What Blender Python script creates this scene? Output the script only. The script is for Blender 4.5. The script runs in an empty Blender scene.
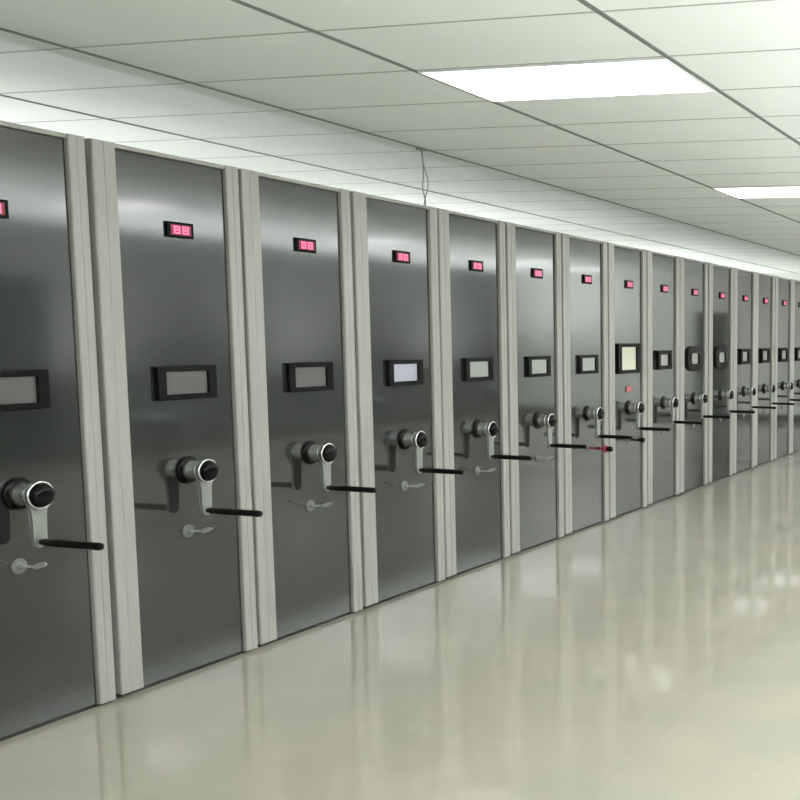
import bpy, bmesh, math, random
from mathutils import Matrix, Vector
random.seed(4)
S = bpy.context.scene
C = S.collection

# ------------------------------------------------------------------ materials
def mat(name, col, rough=.5, metal=0.0, emit=None, es=0.0, spec=.5, coat=0.0):
    m = bpy.data.materials.new(name); m.use_nodes = True
    b = m.node_tree.nodes['Principled BSDF']
    b.inputs['Base Color'].default_value = (*col, 1)
    b.inputs['Roughness'].default_value = rough
    b.inputs['Metallic'].default_value = metal
    b.inputs['Specular IOR Level'].default_value = spec
    b.inputs['Coat Weight'].default_value = coat
    if emit:
        b.inputs['Emission Color'].default_value = (*emit, 1)
        b.inputs['Emission Strength'].default_value = es
    return m

def noise_bump(m, scale, strength, dist=.01, stretch=(1, 1, 1), detail=2.0):
    nt = m.node_tree; b = nt.nodes['Principled BSDF']
    tc = nt.nodes.new('ShaderNodeTexCoord'); mp = nt.nodes.new('ShaderNodeMapping')
    mp.inputs['Scale'].default_value = stretch
    n = nt.nodes.new('ShaderNodeTexNoise'); n.inputs['Scale'].default_value = scale
    n.inputs['Detail'].default_value = detail
    bp = nt.nodes.new('ShaderNodeBump'); bp.inputs['Strength'].default_value = strength
    bp.inputs['Distance'].default_value = dist
    geo = nt.nodes.new('ShaderNodeNewGeometry')
    nt.links.new(geo.outputs['Position'], mp.inputs['Vector'])
    nt.links.new(mp.outputs['Vector'], n.inputs['Vector'])
    nt.links.new(n.outputs['Fac'], bp.inputs['Height'])
    nt.links.new(bp.outputs['Normal'], b.inputs['Normal'])
    nt.nodes.remove(tc)
    return m

def noise_color(m, c1, c2, scale, stretch=(1, 1, 1), detail=3.0, lo=.35, hi=.65):
    nt = m.node_tree; b = nt.nodes['Principled BSDF']
    geo = nt.nodes.new('ShaderNodeNewGeometry'); mp = nt.nodes.new('ShaderNodeMapping')
    mp.inputs['Scale'].default_value = stretch
    n = nt.nodes.new('ShaderNodeTexNoise'); n.inputs['Scale'].default_value = scale
    n.inputs['Detail'].default_value = detail
    r = nt.nodes.new('ShaderNodeValToRGB')
    r.color_ramp.elements[0].position = lo; r.color_ramp.elements[0].color = (*c1, 1)
    r.color_ramp.elements[1].position = hi; r.color_ramp.elements[1].color = (*c2, 1)
    nt.links.new(geo.outputs['Position'], mp.inputs['Vector'])
    nt.links.new(mp.outputs['Vector'], n.inputs['Vector'])
    nt.links.new(n.outputs['Fac'], r.inputs['Fac'])
    nt.links.new(r.outputs['Color'], b.inputs['Base Color'])
    return r

M = {}
M['panel'] = mat('smoked_glass', (.026, .028, .027), .08, spec=1.0)
noise_bump(M['panel'], 1.1, .12, .012, (1, 1, .8), 1.0)
M['beige'] = mat('beige_powder_coat', (.46, .455, .40), .38)
noise_color(M['beige'], (.350, .345, .318), (.378, .373, .346), 3.0, (6, 6, .6))
M['body'] = mat('beige_steel', (.38, .378, .345), .5)
M['toe'] = mat('dark_rubber', (.03, .03, .026), .6)
M['black'] = mat('black_plastic', (.002, .002, .0025), .16, spec=.18)
M['grip'] = mat('black_grip', (.003, .003, .003), .5, spec=.2)
M['chrome'] = mat('chrome', (.72, .73, .73), .16, 1.0)
M['satin'] = mat('satin_alloy', (.34, .35, .335), .38, .7)
M['barrel'] = mat('brushed_barrel', (.62, .64, .63), .27, .9)
M['lockmetal'] = mat('worn_lock_metal', (.20, .205, .20), .4, .5)
M['keymetal'] = mat('key_metal', (.66, .68, .68), .3, .6)
M['bezel'] = mat('charcoal_bezel', (.004, .0045, .005), .5, spec=.12)
M['led'] = mat('led_red', (.3, .02, .05), .4, emit=(1.0, .10, .22), es=1.7)
M['led_glass'] = mat('led_glass', (.05, .004, .010), .25, emit=(1, .03, .10), es=.16)
M['screen_grey'] = mat('screen_grey', (.115, .112, .108), .3)
M['screen_pale'] = mat('screen_pale', (.36, .37, .35), .3)
M['screen_lit'] = mat('screen_lit', (.3, .3, .33), .3, emit=(.75, .75, 1.0), es=.16)
M['screen_cream'] = mat('screen_cream', (.62, .62, .50), .35)
M['red'] = mat('red_plastic', (.42, .02, .05), .35)
M['pink_led'] = mat('dim_red_lens', (.35, .10, .12), .35, emit=(1, .15, .2), es=.10)
M['cable'] = mat('grey_cable', (.30, .31, .29), .5)
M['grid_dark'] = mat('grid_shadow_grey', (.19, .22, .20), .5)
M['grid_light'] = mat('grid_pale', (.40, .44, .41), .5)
M['tile'] = mat('ceiling_tile', (.86, .92, .87), .75)
noise_color(M['tile'], (.845, .905, .885), (.87, .925, .905), 1.3, (1, 1, 1))
M['lampframe'] = mat('lamp_frame_white', (.85, .87, .88), .4)
M['wall_white'] = mat('wall_white_gloss', (.88, .89, .87), .5)
M['wall'] = mat('wall_paint', (.74, .76, .73), .7)
M['wall_dim'] = mat('wall_panelling_grey', (.15, .157, .155), .7)
M['skirt'] = mat('dark_skirting', (.10, .10, .09), .4)
M['door'] = mat('dark_door', (.03, .035, .035), .4)
M['handle'] = mat('door_steel', (.5, .5, .5), .3, 1.0)
M['diffuser'] = mat('lamp_diffuser', (.9, .9, .9), .5, emit=(1.0, 1.0, 1.0), es=5.0)
M['diffuser_edge'] = mat('lamp_edge_glow', (.9, .9, .9), .5, emit=(1.0, 1.0, 1.0), es=5.0)

# polished floor tiles: slabs 0.8 m with faint joints and cloudy veins
fm = mat('polished_floor', (.40, .39, .33), .065, spec=.45)
nt = fm.node_tree; b = nt.nodes['Principled BSDF']
geo = nt.nodes.new('ShaderNodeNewGeometry')
mp = nt.nodes.new('ShaderNodeMapping'); mp.inputs['Location'].default_value = (.1, 0, 0)
br = nt.nodes.new('ShaderNodeTexBrick'); br.offset = 0
br.inputs['Scale'].default_value = 1.0
br.inputs['Brick Width'].default_value = .8; br.inputs['Row Height'].default_value = .8
br.inputs['Mortar Size'].default_value = .0022; br.inputs['Mortar Smooth'].default_value = .2
br.inputs['Color1'].default_value = (.405, .380, .322, 1)
br.inputs['Color2'].default_value = (.395, .373, .318, 1)
br.inputs['Mortar'].default_value = (.375, .35, .295, 1)
n = nt.nodes.new('ShaderNodeTexNoise'); n.inputs['Scale'].default_value = 2.2; n.inputs['Detail'].default_value = 5
r = nt.nodes.new('ShaderNodeValToRGB')
r.color_ramp.elements[0].position = .3; r.color_ramp.elements[0].color = (.93, .95, .93, 1)
r.color_ramp.elements[1].position = .7; r.color_ramp.elements[1].color = (1.05, 1.03, 1.0, 1)
mx = nt.nodes.new('ShaderNodeMix'); mx.data_type = 'RGBA'; mx.blend_type = 'MULTIPLY'; mx.inputs[0].default_value = 1
nt.links.new(geo.outputs['Position'], mp.inputs['Vector'])
nt.links.new(mp.outputs['Vector'], br.inputs['Vector'])
nt.links.new(geo.outputs['Position'], n.inputs['Vector'])
nt.links.new(n.outputs['Fac'], r.inputs['Fac'])
nt.links.new(br.outputs['Color'], mx.inputs[6]); nt.links.new(r.outputs['Color'], mx.inputs[7])
nt.links.new(mx.outputs[2], b.inputs['Base Color'])
n2 = nt.nodes.new('ShaderNodeTexNoise'); n2.inputs['Scale'].default_value = 7; n2.inputs['Detail'].default_value = 2
bp = nt.nodes.new('ShaderNodeBump'); bp.inputs['Strength'].default_value = .08; bp.inputs['Distance'].default_value = .004
nt.links.new(geo.outputs['Position'], n2.inputs['Vector'])
nt.links.new(n2.outputs['Fac'], bp.inputs['Height']); nt.links.new(bp.outputs['Normal'], b.inputs['Normal'])
M['floor'] = fm

# ------------------------------------------------------------------ helpers
class MB:
    def __init__(self): self.bm = bmesh.new(); self.mats = []
    def mi(self, m):
        if m not in self.mats: self.mats.append(m)
        return self.mats.index(m)
    def box(self, x0, x1, y0, y1, z0, z1, m, bev=0.0, seg=2):
        r = bmesh.ops.create_cube(self.bm, size=1)
        vs = r['verts']
        for v in vs:
            v.co = Vector(((x0+x1)/2 + v.co.x*(x1-x0), (y0+y1)/2 + v.co.y*(y1-y0), (z0+z1)/2 + v.co.z*(z1-z0)))
        fs = list({f for v in vs for f in v.link_faces})
        for f in fs: f.material_index = self.mi(m)
        if bev:
            es = list({e for v in vs for e in v.link_edges})
            rb = bmesh.ops.bevel(self.bm, geom=es, offset=bev, segments=seg, affect='EDGES', profile=.5)
            for f in rb['faces']: f.material_index = self.mi(m)
        return self
    def lathe(self, prof, cx, cz, m, seg=40, smooth=True):
        """profile = [(y, r)...] revolved about the Y axis through (cx, cz); closed ends"""
        rings = []
        for y, r in prof:
            if r <= 1e-6: rings.append([self.bm.verts.new((cx, y, cz))])
            else: rings.append([self.bm.verts.new((cx + r*math.cos(2*math.pi*k/seg), y, cz + r*math.sin(2*math.pi*k/seg))) for k in range(seg)])
        idx = self.mi(m)
        for a, b_ in zip(rings, rings[1:]):
            for k in range(seg):
                k2 = (k+1) % seg
                if len(a) == 1 and len(b_) == 1: continue
                if len(a) == 1: f = self.bm.faces.new((a[0], b_[k], b_[k2]))
                elif len(b_) == 1: f = self.bm.faces.new((a[k2], a[k], b_[0]))
                else: f = self.bm.faces.new((a[k], b_[k], b_[k2], a[k2]))
                f.material_index = idx; f.smooth = smooth
        return self
    def prism(self, pts, axis, t0, t1, m, bev=0.0):
        """outline pts extruded along axis ('y': pts are (x,z); 'z': pts are (x,y))"""
        def P(p, t): return (p[0], t, p[1]) if axis == 'y' else (p[0], p[1], t)
        a = [self.bm.verts.new(P(p, t0)) for p in pts]; c = [self.bm.verts.new(P(p, t1)) for p in pts]
        idx = self.mi(m); fs = [self.bm.faces.new(a), self.bm.faces.new(c[::-1])]
        for k in range(len(pts)):
            k2 = (k+1) % len(pts); fs.append(self.bm.faces.new((a[k], c[k], c[k2], a[k2])))
        for f in fs: f.material_index = idx
        if bev:
            es = list({e for f in fs[:2] for e in f.edges})
            rb = bmesh.ops.bevel(self.bm, geom=es, offset=bev, segments=2, affect='EDGES', profile=.5)
            for f in rb['faces']: f.material_index = idx
        return self
    def build(self, name, parent=None):
        bmesh.ops.recalc_face_normals(self.bm, faces=self.bm.faces[:])
        me = bpy.data.meshes.new(name); self.bm.to_mesh(me); self.bm.free()
        for m in self.mats: me.materials.append(M[m])
        o = bpy.data.objects.new(name, me); C.objects.link(o); o.parent = parent
        return o

def empty(name, loc, label, cat, group=None):
    o = bpy.data.objects.new(name, None); C.objects.link(o); o.location = loc; o.empty_display_size = .1
    o['label'] = label; o['category'] = cat
    if group: o['group'] = group
    return o
def copy_tree(o, parent=None):
    c = o.copy(); C.objects.link(c); c.parent = parent
    for ch in [x for x in S.objects if x.parent == o]: copy_tree(ch, c)
    return c
def struct(o): o['kind'] = 'structure'; return o

# ------------------------------------------------------------------ layout constants (metres)
YF = 3.925            # plane of the glass end panels
PITCH, W = .75331, .551
ZC = 2.70
TX, TY = .6013, 1.1993
OX, OY = 1.5656, 6.5725
X0, X1, YR, YL = -4.2, 16.4, -3.45, 8.4

# ------------------------------------------------------------------ room shell
struct(MB().box(X0-.1, X1+.1, YR-.1, YL+.1, -.1, 0, 'floor').build('floor'))
cb = MB()
cb.box(X0-.1, X1+.1, YR-.1, YL+.1, ZC+.012, ZC+.12, 'grid_light')
ix0 = math.floor((X0-OX)/TX); ix1 = math.ceil((X1-OX)/TX)
iy0 = math.floor((OY-YL)/TY); iy1 = math.ceil((OY-YR)/TY)
lamp_cells = [(i, j) for j in (3, 6, 8, -1) for i in (-9, -5, 1, 7, 13, 19, 22)]  # unseen rear row added to light the ceiling, last column for the far wall
gl, gc = .012, .006
for j in range(iy0, iy1):
    for i in range(ix0, ix1):
        xa, xb = max(OX+i*TX+gc, X0), min(OX+(i+1)*TX-gc, X1)
        ya, yb = max(OY-(j+1)*TY+gl, YR), min(OY-j*TY-gl, YL)
        if xb-xa < .02 or yb-ya < .02: continue
        cb.box(xa, xb, ya, yb, ZC, ZC+.02, 'tile')
# long dark tee bars along the row, pale cross tees
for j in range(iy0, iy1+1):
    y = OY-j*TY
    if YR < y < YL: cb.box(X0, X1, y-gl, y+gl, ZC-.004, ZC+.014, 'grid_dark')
for i in range(ix0, ix1+1):
    x = OX+i*TX
    if X0 < x < X1: cb.box(x-gc, x+gc, YR, YL, ZC-.001, ZC+.0145, 'grid_light')
struct(cb.build('ceiling'))
struct(MB().box(X0-.1, X1+.1, YL, YL+.1, 0, ZC, 'wall').build('wall_left'))
struct(MB().box(X0-.1, X1+.1, YR-.1, YR, 0, ZC, 'wall_dim').build('wall_right'))
struct(MB().box(X1, X1+.1, YR, YL, 0, ZC, 'wall_white').build('wall_far'))
struct(MB().box(X0-.1, X0, YR, YL, 0, ZC, 'wall').build('wall_near'))
struct(MB().box(X0, X1, YR, YR+.015, 0, .12, 'skirt', .003).build('baseboard_right'))
struct(MB().box(X1-.015, X1, YR+.015, .48, 0, .12, 'skirt', .003).box(X1-.015, X1, 1.22, YL, 0, .12, 'skirt', .003).build('baseboard_far'))
# dark double door on the wall facing the row (added for its reflection in the first panel)
d = MB().box(5.2, 6.14, YR+.002, YR+.05, .005, 2.05, 'door', .004).box(6.16, 7.1, YR+.002, YR+.05, .005, 2.05, 'door', .004).build('door_1')
struct(d)
hb = MB().box(6.06, 6.09, YR+.05, YR+.10, .9, 1.2, 'handle', .008).box(6.21, 6.24, YR+.05, YR+.10, .9, 1.2, 'handle', .008).build('door_handle', d)

d2_ = struct(MB().box(X1-.05, X1-.002, .50, 1.20, .005, 1.98, 'door', .004).build('door_2'))  # unseen door added for its dark reflection in the distant panels
MB().box(X1-.10, X1-.05, .56, .59, .9, 1.2, 'handle', .008).build('door_handle', d2_)

# ------------------------------------------------------------------ cabinet prototype (origin: floor under the panel's left edge, on the panel plane)
CL, CR = -.106, W+.074          # outer edges
TOPZ = 2.30
def column_outline(xa, xb, yf, yb):
    """ribbed, round-cornered steel profile, seen from above"""
    w = xb-xa; r = .008
    pts = [(xa, yb), (xa, yf+r)]
    for k in range(1, 4): a = math.pi/2*k/3; pts.append((xa+r-r*math.cos(a), yf+r-r*math.sin(a)))
    for fr in (.45,):
        g = xa+w*fr
        pts += [(g-.006, yf), (g-.002, yf+.0025), (g+.002, yf+.0025), (g+.006, yf)]
    for k in range(0, 3): a = math.pi/2*k/3; pts.append((xb-r+r*math.sin(a), yf+r-r*math.cos(a)))
    pts += [(xb, yf+r), (xb, yb)]
    return pts

GROUP = 'mobile shelving cabinets in one long row'
cab = empty('mobile_shelving_cabinet', (0, 0, 0), 'x', 'cabinet', GROUP)
# deep body behind the end face, with shelf lips on both long sides
bb = MB().box(CL+.012, CR-.012, .05, 1.0, .03, TOPZ-.015, 'body', .004)
for z in (.42, .80, 1.18, 1.56, 1.94):
    bb.box(CL+.008, CL+.013, .08, .98, z, z+.03, 'body'); bb.box(CR-.013, CR-.008, .08, .98, z, z+.03, 'body')
bb.build('body', cab)
MB().box(CL+.02, CR-.02, .012, 1.0, 0, .03, 'toe').build('plinth', cab)
for xa, xb, zb in ((CL, -.002, .022), (W+.002, CR, .014)):
    MB().prism(column_outline(xa, xb, -.018, .05), 'z', zb, TOPZ-.001, 'beige').build('side_column', cab)
MB().box(-.0015, W+.0015, -.010, .05, 2.281, TOPZ-.001, 'beige', .003).build('top_rail', cab)
MB().box(0, W, 0, .05, .016, 2.279, 'panel', .003).build('glass_panel', cab)
# LED number display
lx, lz = .298, 1.980
led = MB().box(lx-.068, lx+.068, -.012, .0, lz-.034, lz+.034, 'bezel', .003).build('led_display', cab)
MB().box(lx-.052, lx+.052, -.0135, -.0121, lz-.022, lz+.022, 'led_glass').build('display_window', led)
def digit(cx):
    mb = MB(); h, w_, t = .017, .0165, .0075
    y0, y1 = -.0150, -.0136
    for z in (lz+h-t/2, lz, lz-h+t/2): mb.box(cx-w_+.001, cx+w_-.001, y0, y1, z-t/2, z+t/2, 'led')
    for sx in (-1, 1):
        xx = cx+sx*(w_-t/2)
        mb.box(xx-t/2, xx+t/2, y0, y1, lz+.0045, lz+h-.001, 'led')
        mb.box(xx-t/2, xx+t/2, y0, y1, lz-h+.001, lz-.0045, 'led')
    return mb
for cx in (lx-.022, lx+.022): digit(cx).build('digit', led)
# control screen
def frame(mb, xa, xb, za, zb, bx, bz, y0, y1, m, bev=.004):
    mb.box(xa, xb, y0, y1, za, za+bz, m, bev); mb.box(xa, xb, y0, y1, zb-bz, zb, m, bev)
    mb.box(xa, xa+bx, y0, y1, za+bz*.5, zb-bz*.5, m, bev); mb.box(xb-bx, xb, y0, y1, za+bz*.5, zb-bz*.5, m, bev)
    return mb
fr = frame(MB(), .137, .447, 1.241, 1.389, .045, .024, -.022, 0, 'bezel').build('screen_bezel', cab)
scr = MB().box(.175, .409, -.010, -.001, 1.260, 1.370, 'screen_grey').build('screen', fr)
# crank: flange, chrome barrel, cap, hanging arm and long black grip towards the aisle
hx, hz = .285, .925
hub = MB().lathe([(0, 0), (0, .060), (-.008, .062), (-.014, .056), (-.014, 0)], hx, hz, 'black') \
          .lathe([(-.013, 0), (-.013, .046), (-.030, .041), (-.070, .040), (-.082, .044), (-.082, 0)], hx, hz, 'barrel').build('crank_hub', cab)
MB().lathe([(-.100, .044), (-.103, .052), (-.112, .054), (-.117, .050), (-.114, .045), (-.104, .042), (-.100, .044)], hx, hz, 'chrome').build('chrome_ring', hub)
MB().lathe([(-.099, 0), (-.099, .043), (-.122, .044), (-.134, .038), (-.139, .024), (-.140, 0)], hx, hz, 'black').build('hub_cap', hub)
arm_pts = []
for k in range(13): a = math.pi*k/12; arm_pts.append((hx+.046*math.cos(a), hz+.046*math.sin(a)))
arm_pts += [(hx-.034, hz-.045), (hx-.026, hz-.075), (hx-.026, hz-.175)]
for k in range(1, 6): a = math.pi+math.pi*k/6; arm_pts.append((hx+.026*math.cos(a), hz-.175+.026*math.sin(a)))
arm_pts += [(hx+.026, hz-.175), (hx+.026, hz-.075), (hx+.034, hz-.045)]
MB().prism(arm_pts, 'y', -.083, -.099, 'satin', .002).build('crank_arm', hub)
gz = hz-.178
MB().lathe([(-.090, 0), (-.1, .010), (-.112, .010), (-.114, .0135), (-.18, .0145), (-.345, .0140), (-.370, .0150), (-.383, .013), (-.387, .006), (-.387, 0)], hx, gz, 'grip', 24).build('crank_grip', hub)
# lock with its key
kx, kz = .270, .650
lock = MB().lathe([(0, 0), (0, .030), (-.004, .030), (-.006, .027), (-.004, .019), (-.004, .012), (-.018, .011), (-.020, .009), (-.020, 0)], kx, kz, 'lockmetal', 28).build('lock', cab)
def zy(mb, pts, x0, x1, m):
    a = [mb.bm.verts.new((x0, p[0], p[1])) for p in pts]; c = [mb.bm.verts.new((x1, p[0], p[1])) for p in pts]
    idx = mb.mi(m); fs = [mb.bm.faces.new(a), mb.bm.faces.new(c[::-1])]
    for k in range(len(pts)): k2 = (k+1) % len(pts); fs.append(mb.bm.faces.new((a[k], c[k], c[k2], a[k2])))
    for f_ in fs: f_.material_index = idx
    return mb
kpts = [(-.018, kz-.004), (-.075, kz-.001), (-.085, kz-.006), (-.110, kz+.001), (-.132, kz+.010), (-.138, kz+.017), (-.130, kz+.023), (-.105, kz+.021), (-.085, kz+.015), (-.075, kz+.008), (-.018, kz+.004)]
zy(MB(), kpts, kx-.003, kx+.003, 'keymetal').build('key', lock)

def child(root, name):
    for o in S.objects:
        if o.parent == root and o.name.split('.')[0] == name: return o
def grandchild(root, a, b): return child(child(root, a), b)

ORD = {1: 'Leftmost', 2: 'Second', 3: 'Third', 4: 'Fourth', 5: 'Fifth', 6: 'Sixth', 7: 'Seventh', 8: 'Eighth', 9: 'Ninth', 10: 'Tenth', 11: 'Eleventh', 12: 'Twelfth', 13: 'Thirteenth', 14: 'Fourteenth', 15: 'Fifteenth'}
LAB = {
 0: 'smoked-glass shelving cabinet just beyond the left edge of the photo',
 1: 'largest, leftmost dark glass shelving cabinet, cut off by the photo left edge',
 2: 'second dark glass shelving cabinet from the left, nearest one shown whole',
 3: 'third dark glass shelving cabinet from the left, left of the lavender-screened one',
 4: 'fourth dark glass shelving cabinet from the left, its small screen lit lavender',
 5: 'fifth dark glass shelving cabinet from the left, under the hanging ceiling cable',
 6: 'sixth dark glass shelving cabinet from the left, next to the one under the cable',
 7: 'seventh dark glass shelving cabinet from the left, red and black key below its crank',
 8: 'eighth glass shelving cabinet, with the tallest cream screen and a dim red light',
 9: 'ninth glass shelving cabinet, just right of the one with the cream screen',
 10: 'tenth glass shelving cabinet, left one of two with rounded screen bezels',
 11: 'eleventh glass shelving cabinet, right one of two with rounded screen bezels',
 12: 'twelfth glass shelving cabinet, just right of the two with rounded screen bezels',
 13: 'thirteenth grey glass shelving cabinet, third from the right end of the row in view',
 14: 'fourteenth grey glass shelving cabinet, last one shown almost whole at the right',
 15: 'fifteenth grey glass shelving cabinet, a sliver at the right edge of the photo',
 16: 'shelving cabinet in the row just past the right edge of the photo',
 17: 'last shelving cabinet of the row, beyond the right edge of the photo'}
# spacing along the row: each carriage parks a little differently
NUDGE = {1: .006, 2: .010, 3: .006, 4: .008, 10: -.004, 11: .012, 12: .014, 14: .02}
cabs = {}
for n in range(0, 18):
    c = cab if n == 1 else copy_tree(cab)
    cabs[n] = c
for n, c in cabs.items():
    c.location = (n*PITCH+NUDGE.get(n, 0), YF, 0)
    c['label'] = LAB[n]
def remesh(o, mb):
    """give one copy its own mesh"""
    t = mb.build('tmp'); o.data = t.data; bpy.data.objects.remove(t)
child(cabs[1], 'led_display').location.x = -.055
child(cabs[1], 'screen_bezel').location.x = -.030
# pale / lit screens
for n, m in ((4, 'screen_lit'), (5, 'screen_pale'), (6, 'screen_pale'), (7, 'screen_pale'), (9, 'screen_pale'), (10, 'screen_pale'), (11, 'screen_pale'), (12, 'screen_pale'), (13, 'screen_pale'), (14, 'screen_pale'), (15, 'screen_pale')):
    remesh(grandchild(cabs[n], 'screen_bezel', 'screen'), MB().box(.175, .409, -.010, -.001, 1.260, 1.370, m))
    if n > 8: remesh(grandchild(cabs[n], 'screen_bezel', 'screen'), MB().box(.165, .370, -.010, -.001, 1.272, 1.378, m))
grandchild(cabs[4], 'screen_bezel', 'screen')['label'] = 'lavender lit screen'
for n in (9, 12, 13, 14, 15):
    remesh(child(cabs[n], 'screen_bezel'), frame(MB(), .100, .420, 1.235, 1.412, .060, .036, -.030, 0, 'bezel'))
for n in (10, 11):
    pts_o = [(.27+.20*math.copysign(abs(math.cos(a))**.75, math.cos(a)), 1.325+.125*math.copysign(abs(math.sin(a))**.75, math.sin(a))) for a in [2*math.pi*k/40 for k in range(40)]]
    pts_i = [(.27+.105*math.copysign(abs(math.cos(a))**.5, math.cos(a)), 1.325+.055*math.copysign(abs(math.sin(a))**.5, math.sin(a))) for a in [2*math.pi*k/40 for k in range(40)]]
    mb = MB(); ix = mb.mi('bezel'); L = []
    for pts, y in ((pts_o, 0), (pts_o, -.022), (pts_i, -.028), (pts_i, -.002)): L.append([mb.bm.verts.new((p[0], y, p[1])) for p in pts])
    for a, b_ in zip(L, L[1:]):
        for k in range(40): mb.bm.faces.new((a[k], a[(k+1) % 40], b_[(k+1) % 40], b_[k])).material_index = ix
    remesh(child(cabs[n], 'screen_bezel'), mb)
    child(cabs[n], 'screen_bezel')['label'] = 'rounded dark bezel'
# the eighth cabinet carries the bigger control screen, standing proud of the glass, and a dim red light
b8 = child(cabs[8], 'screen_bezel')
remesh(b8, frame(MB(), .030, .462, 1.222, 1.478, .070, .030, -.034, 0, 'bezel'))
b8['label'] = 'larger dark screen bezel'
s8 = grandchild(cabs[8], 'screen_bezel', 'screen')
remesh(s8, MB().box(.085, .405, -.020, -.001, 1.248, 1.450, 'screen_cream')); s8['label'] = 'cream screen'
MB().box(.235, .345, -.010, 0, 1.062, 1.110, 'pink_led', .004).build('indicator_light', cabs[8])
for n in range(9, 18):
    bpy.data.objects.remove(grandchild(cabs[n], 'lock', 'key'))
# capped keys standing out of the locks of the seventh and eighth
k7 = grandchild(cabs[7], 'lock', 'key')
remesh(k7, MB().box(kx-.003, kx+.003, -.165, -.02, kz-.008, kz+.008, 'red', .001)
       .lathe([(-.10, 0), (-.10, .016), (-.115, .016), (-.115, 0)], kx, kz, 'black', 20)
       .lathe([(-.160, 0), (-.160, .030), (-.172, .032), (-.176, .026), (-.176, 0)], kx, kz, 'red', 24)
       .lathe([(-.1761, 0), (-.1761, .020), (-.215, .022), (-.224, .016), (-.224, 0)], kx, kz, 'black', 24))
k7['label'] = 'key with red and black head'
k8 = grandchild(cabs[8], 'lock', 'key')
remesh(k8, MB().box(kx-.003, kx+.003, -.13, -.02, kz-.009, kz+.009, 'black', .001)
       .lathe([(-.10, 0), (-.10, .020), (-.14, .024), (-.152, .018), (-.152, 0)], kx, kz, 'black', 24))
k8['label'] = 'key with black head'

# ------------------------------------------------------------------ ceiling lights
lights = []
xa, xb = .006, TX-.006; ya, yb = -TY+.012, -.012
lp = empty('ceiling_light', (0, 0, 0), 'x', 'ceiling light', 'recessed ceiling light panels')
fb = MB()
fw = .014
fb.box(xa, xb, ya, ya+fw, -.010, 0, 'lampframe', .002).box(xa, xb, yb-fw, yb, -.010, 0, 'lampframe', .002)
fb.box(xa, xa+fw, ya+fw, yb-fw, -.010, 0, 'lampframe', .002).box(xb-fw, xb, ya+fw, yb-fw, -.010, 0, 'lampframe', .002)
fb.build('frame', lp)
dm = MB(); dm.box(xa+fw+.002, xb-fw-.002, ya+fw+.002, yb-fw-.002, -.008, -.0005, 'diffuser')
ei = dm.mi('diffuser_edge')
for f in dm.bm.faces:
    if abs(f.normal.z) < .5: f.material_index = ei
dm.build('diffuser', lp)
first = True
for (i, j) in lamp_cells:
    x, y = OX+i*TX, OY-j*TY
    if x+TX > X1 or x < X0 or y-TY < YR: continue
    o = lp if first else copy_tree(lp); first = False
    o.location = (x, y, ZC)
    row = {3: 'above the aisle beside the cabinets', 6: 'over the open floor', 8: 'along the far side wall', -1: 'behind the cabinets'}[j]
    if j == 3 and i == 1: o['label'] = 'large bright rectangular ceiling light panel nearest the camera, top centre'
    elif j == 3 and i == 7: o['label'] = 'smaller, farther bright ceiling light panel at the right edge'
    else: o['label'] = 'ceiling light panel out of view %s, %.0f metres along' % (row, x-X0)
    lights.append(o)

# ------------------------------------------------------------------ fill lamps added out of view to brighten the ceiling
UP = 270; UP_REAR = 62
def fill_light():
    r = empty('standing_uplight', (0, 0, 0), 'x', 'uplight', 'standing uplights out of view')
    t = MB()
    def zl(prof, m):
        rings = []
        for z, rr in prof: rings.append([t.bm.verts.new((rr*math.cos(2*math.pi*k/32), rr*math.sin(2*math.pi*k/32), z)) for k in range(32)])
        for a, b_ in zip(rings, rings[1:]):
            for k in range(32):
                fc = t.bm.faces.new((a[k], a[(k+1) % 32], b_[(k+1) % 32], b_[k])); fc.material_index = t.mi(m); fc.smooth = True
    zl([(0, .001), (0, .16), (.02, .16), (.03, .02), (.03, .001)], 'door'); t.build('base', r)
    t = MB(); zl([(.03, .015), (.34, .015)], 'door'); t.build('pole', r)
    t = MB(); zl([(.32, .001), (.32, .03), (.38, .12), (.50, .24), (.565, .245), (.565, .238), (.50, .232), (.39, .11), (.34, .02), (.34, .001)], 'door'); t.build('bowl_shade', r)
    return r
for yy, xs in ((-2.3, (-2.8, .6, 4.0, 7.4, 10.8, 14.2)),(7.5, (-2, 2.5, 7, 11.5, 15))):
    for xx in xs:
        o = fill_light()
        o.location = (xx, yy, 0)
        o['label'] = 'dark standing uplight out of view towards the %s wall, %.0f metres along' % ('rear' if yy > 0 else 'opposite', xx-X0)
        ld = bpy.data.lights.new('uplight_lamp', 'AREA'); ld.shape = 'DISK'; ld.size = .30; ld.energy = UP if yy < 0 else UP_REAR
        lo = bpy.data.objects.new('lamp', ld); C.objects.link(lo); lo.parent = o; lo.location = (0, 0, .445); lo.rotation_euler = (math.pi, 0, 0)

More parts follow.
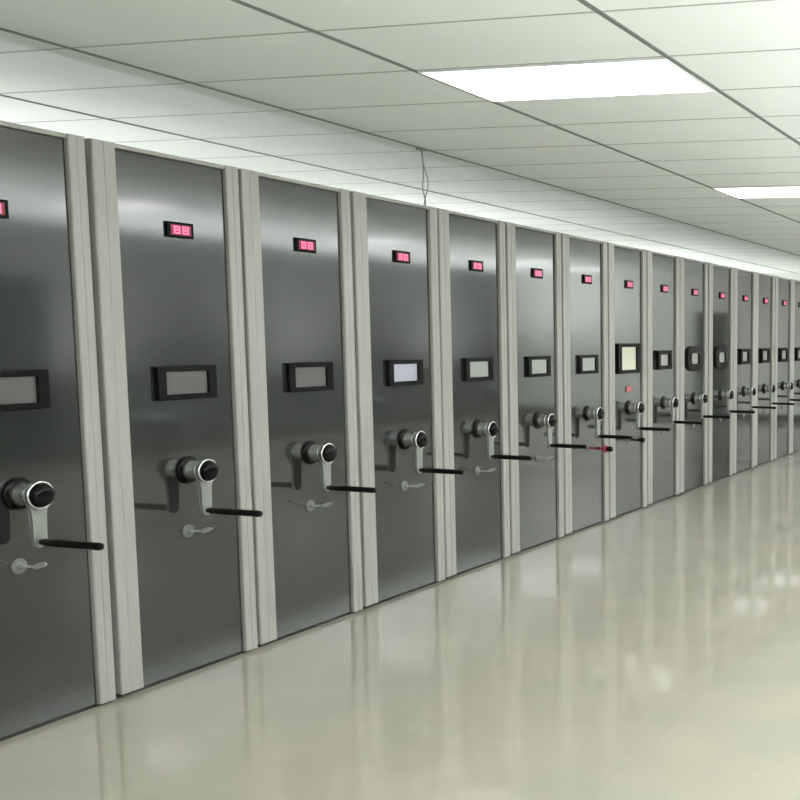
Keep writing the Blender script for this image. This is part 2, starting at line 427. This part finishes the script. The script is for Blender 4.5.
# ------------------------------------------------------------------ thin cable from the ceiling
def tube(name, pts, r, m, parent, seg=8):
    mb = MB(); idx = mb.mi(m); rings = []
    P = [Vector(p) for p in pts]
    for k, p in enumerate(P):
        t = (P[min(k+1, len(P)-1)]-P[max(k-1, 0)]).normalized()
        a = t.cross(Vector((1, .2, .1))).normalized(); b_ = t.cross(a)
        rings.append([mb.bm.verts.new(p+r*(a*math.cos(2*math.pi*q/seg)+b_*math.sin(2*math.pi*q/seg))) for q in range(seg)])
    for a, b_ in zip(rings, rings[1:]):
        for q in range(seg):
            f = mb.bm.faces.new((a[q], a[(q+1) % seg], b_[(q+1) % seg], b_[q])); f.material_index = idx; f.smooth = True
    mb.bm.faces.new(rings[0]); mb.bm.faces.new(rings[-1][::-1])
    return mb.build(name, parent)
cbx, cby = 3.86, 4.165
ca = empty('hanging_cable', (cbx, cby, TOPZ), 'thin grey twin cable hanging from the ceiling grid down to the cabinet tops', 'cable')
h = ZC-TOPZ
tube('wire', [(.004*math.sin(k*1.7)+.018*(k/10), .006*math.cos(k*1.1)-.006, h-.004-(h-.006)*k/10) for k in range(11)], .004, 'cable', ca)
tube('wire', [(.030*math.sin(math.pi*k/10)+.012*(k/10)+.012, .012*math.sin(k*.9), h-.004-(h-.006)*k/10) for k in range(11)], .003, 'cable', ca)
MB().box(-.020, .040, -.025, .025, h-.018, h-.004, 'cable', .003).build('cable_clip', ca)

# ------------------------------------------------------------------ camera (solved from the row, the grid and the verticals)
f, px, py, yaw, pit, rol, cz, a0 = 1039.858, 829.338, 444.244, .25210, .10283, -.01548, 1.5596, -1.94554
cy, sy, cp, sp, cr, sr = math.cos(yaw), math.sin(yaw), math.cos(pit), math.sin(pit), math.cos(rol), math.sin(rol)
fwd = Vector((cp*cy, cp*sy, -sp)); right = Vector((sy, -cy, 0)); down = fwd.cross(right)
r2 = right*cr+down*sr; d2 = -right*sr+down*cr
cam = bpy.data.cameras.new('camera'); co = bpy.data.objects.new('camera', cam); C.objects.link(co)
co.matrix_world = Matrix(((r2.x, -d2.x, -fwd.x, a0), (r2.y, -d2.y, -fwd.y, 0), (r2.z, -d2.z, -fwd.z, cz), (0, 0, 0, 1)))
cam.sensor_width = 36; cam.lens = f/800*36
cam.shift_x = (400-px)/800; cam.shift_y = (py-400)/800
cam.clip_start = .05; cam.clip_end = 60
S.camera = co

w = bpy.data.worlds.new('world'); S.world = w; w.use_nodes = True
w.node_tree.nodes['Background'].inputs['Color'].default_value = (.8, .85, .85, 1)
w.node_tree.nodes['Background'].inputs['Strength'].default_value = .3
S.view_settings.view_transform = 'Standard'; S.view_settings.look = 'None'
S.view_settings.gamma = 1; S.view_settings.use_curve_mapping = False
S.view_settings.exposure = 0.31
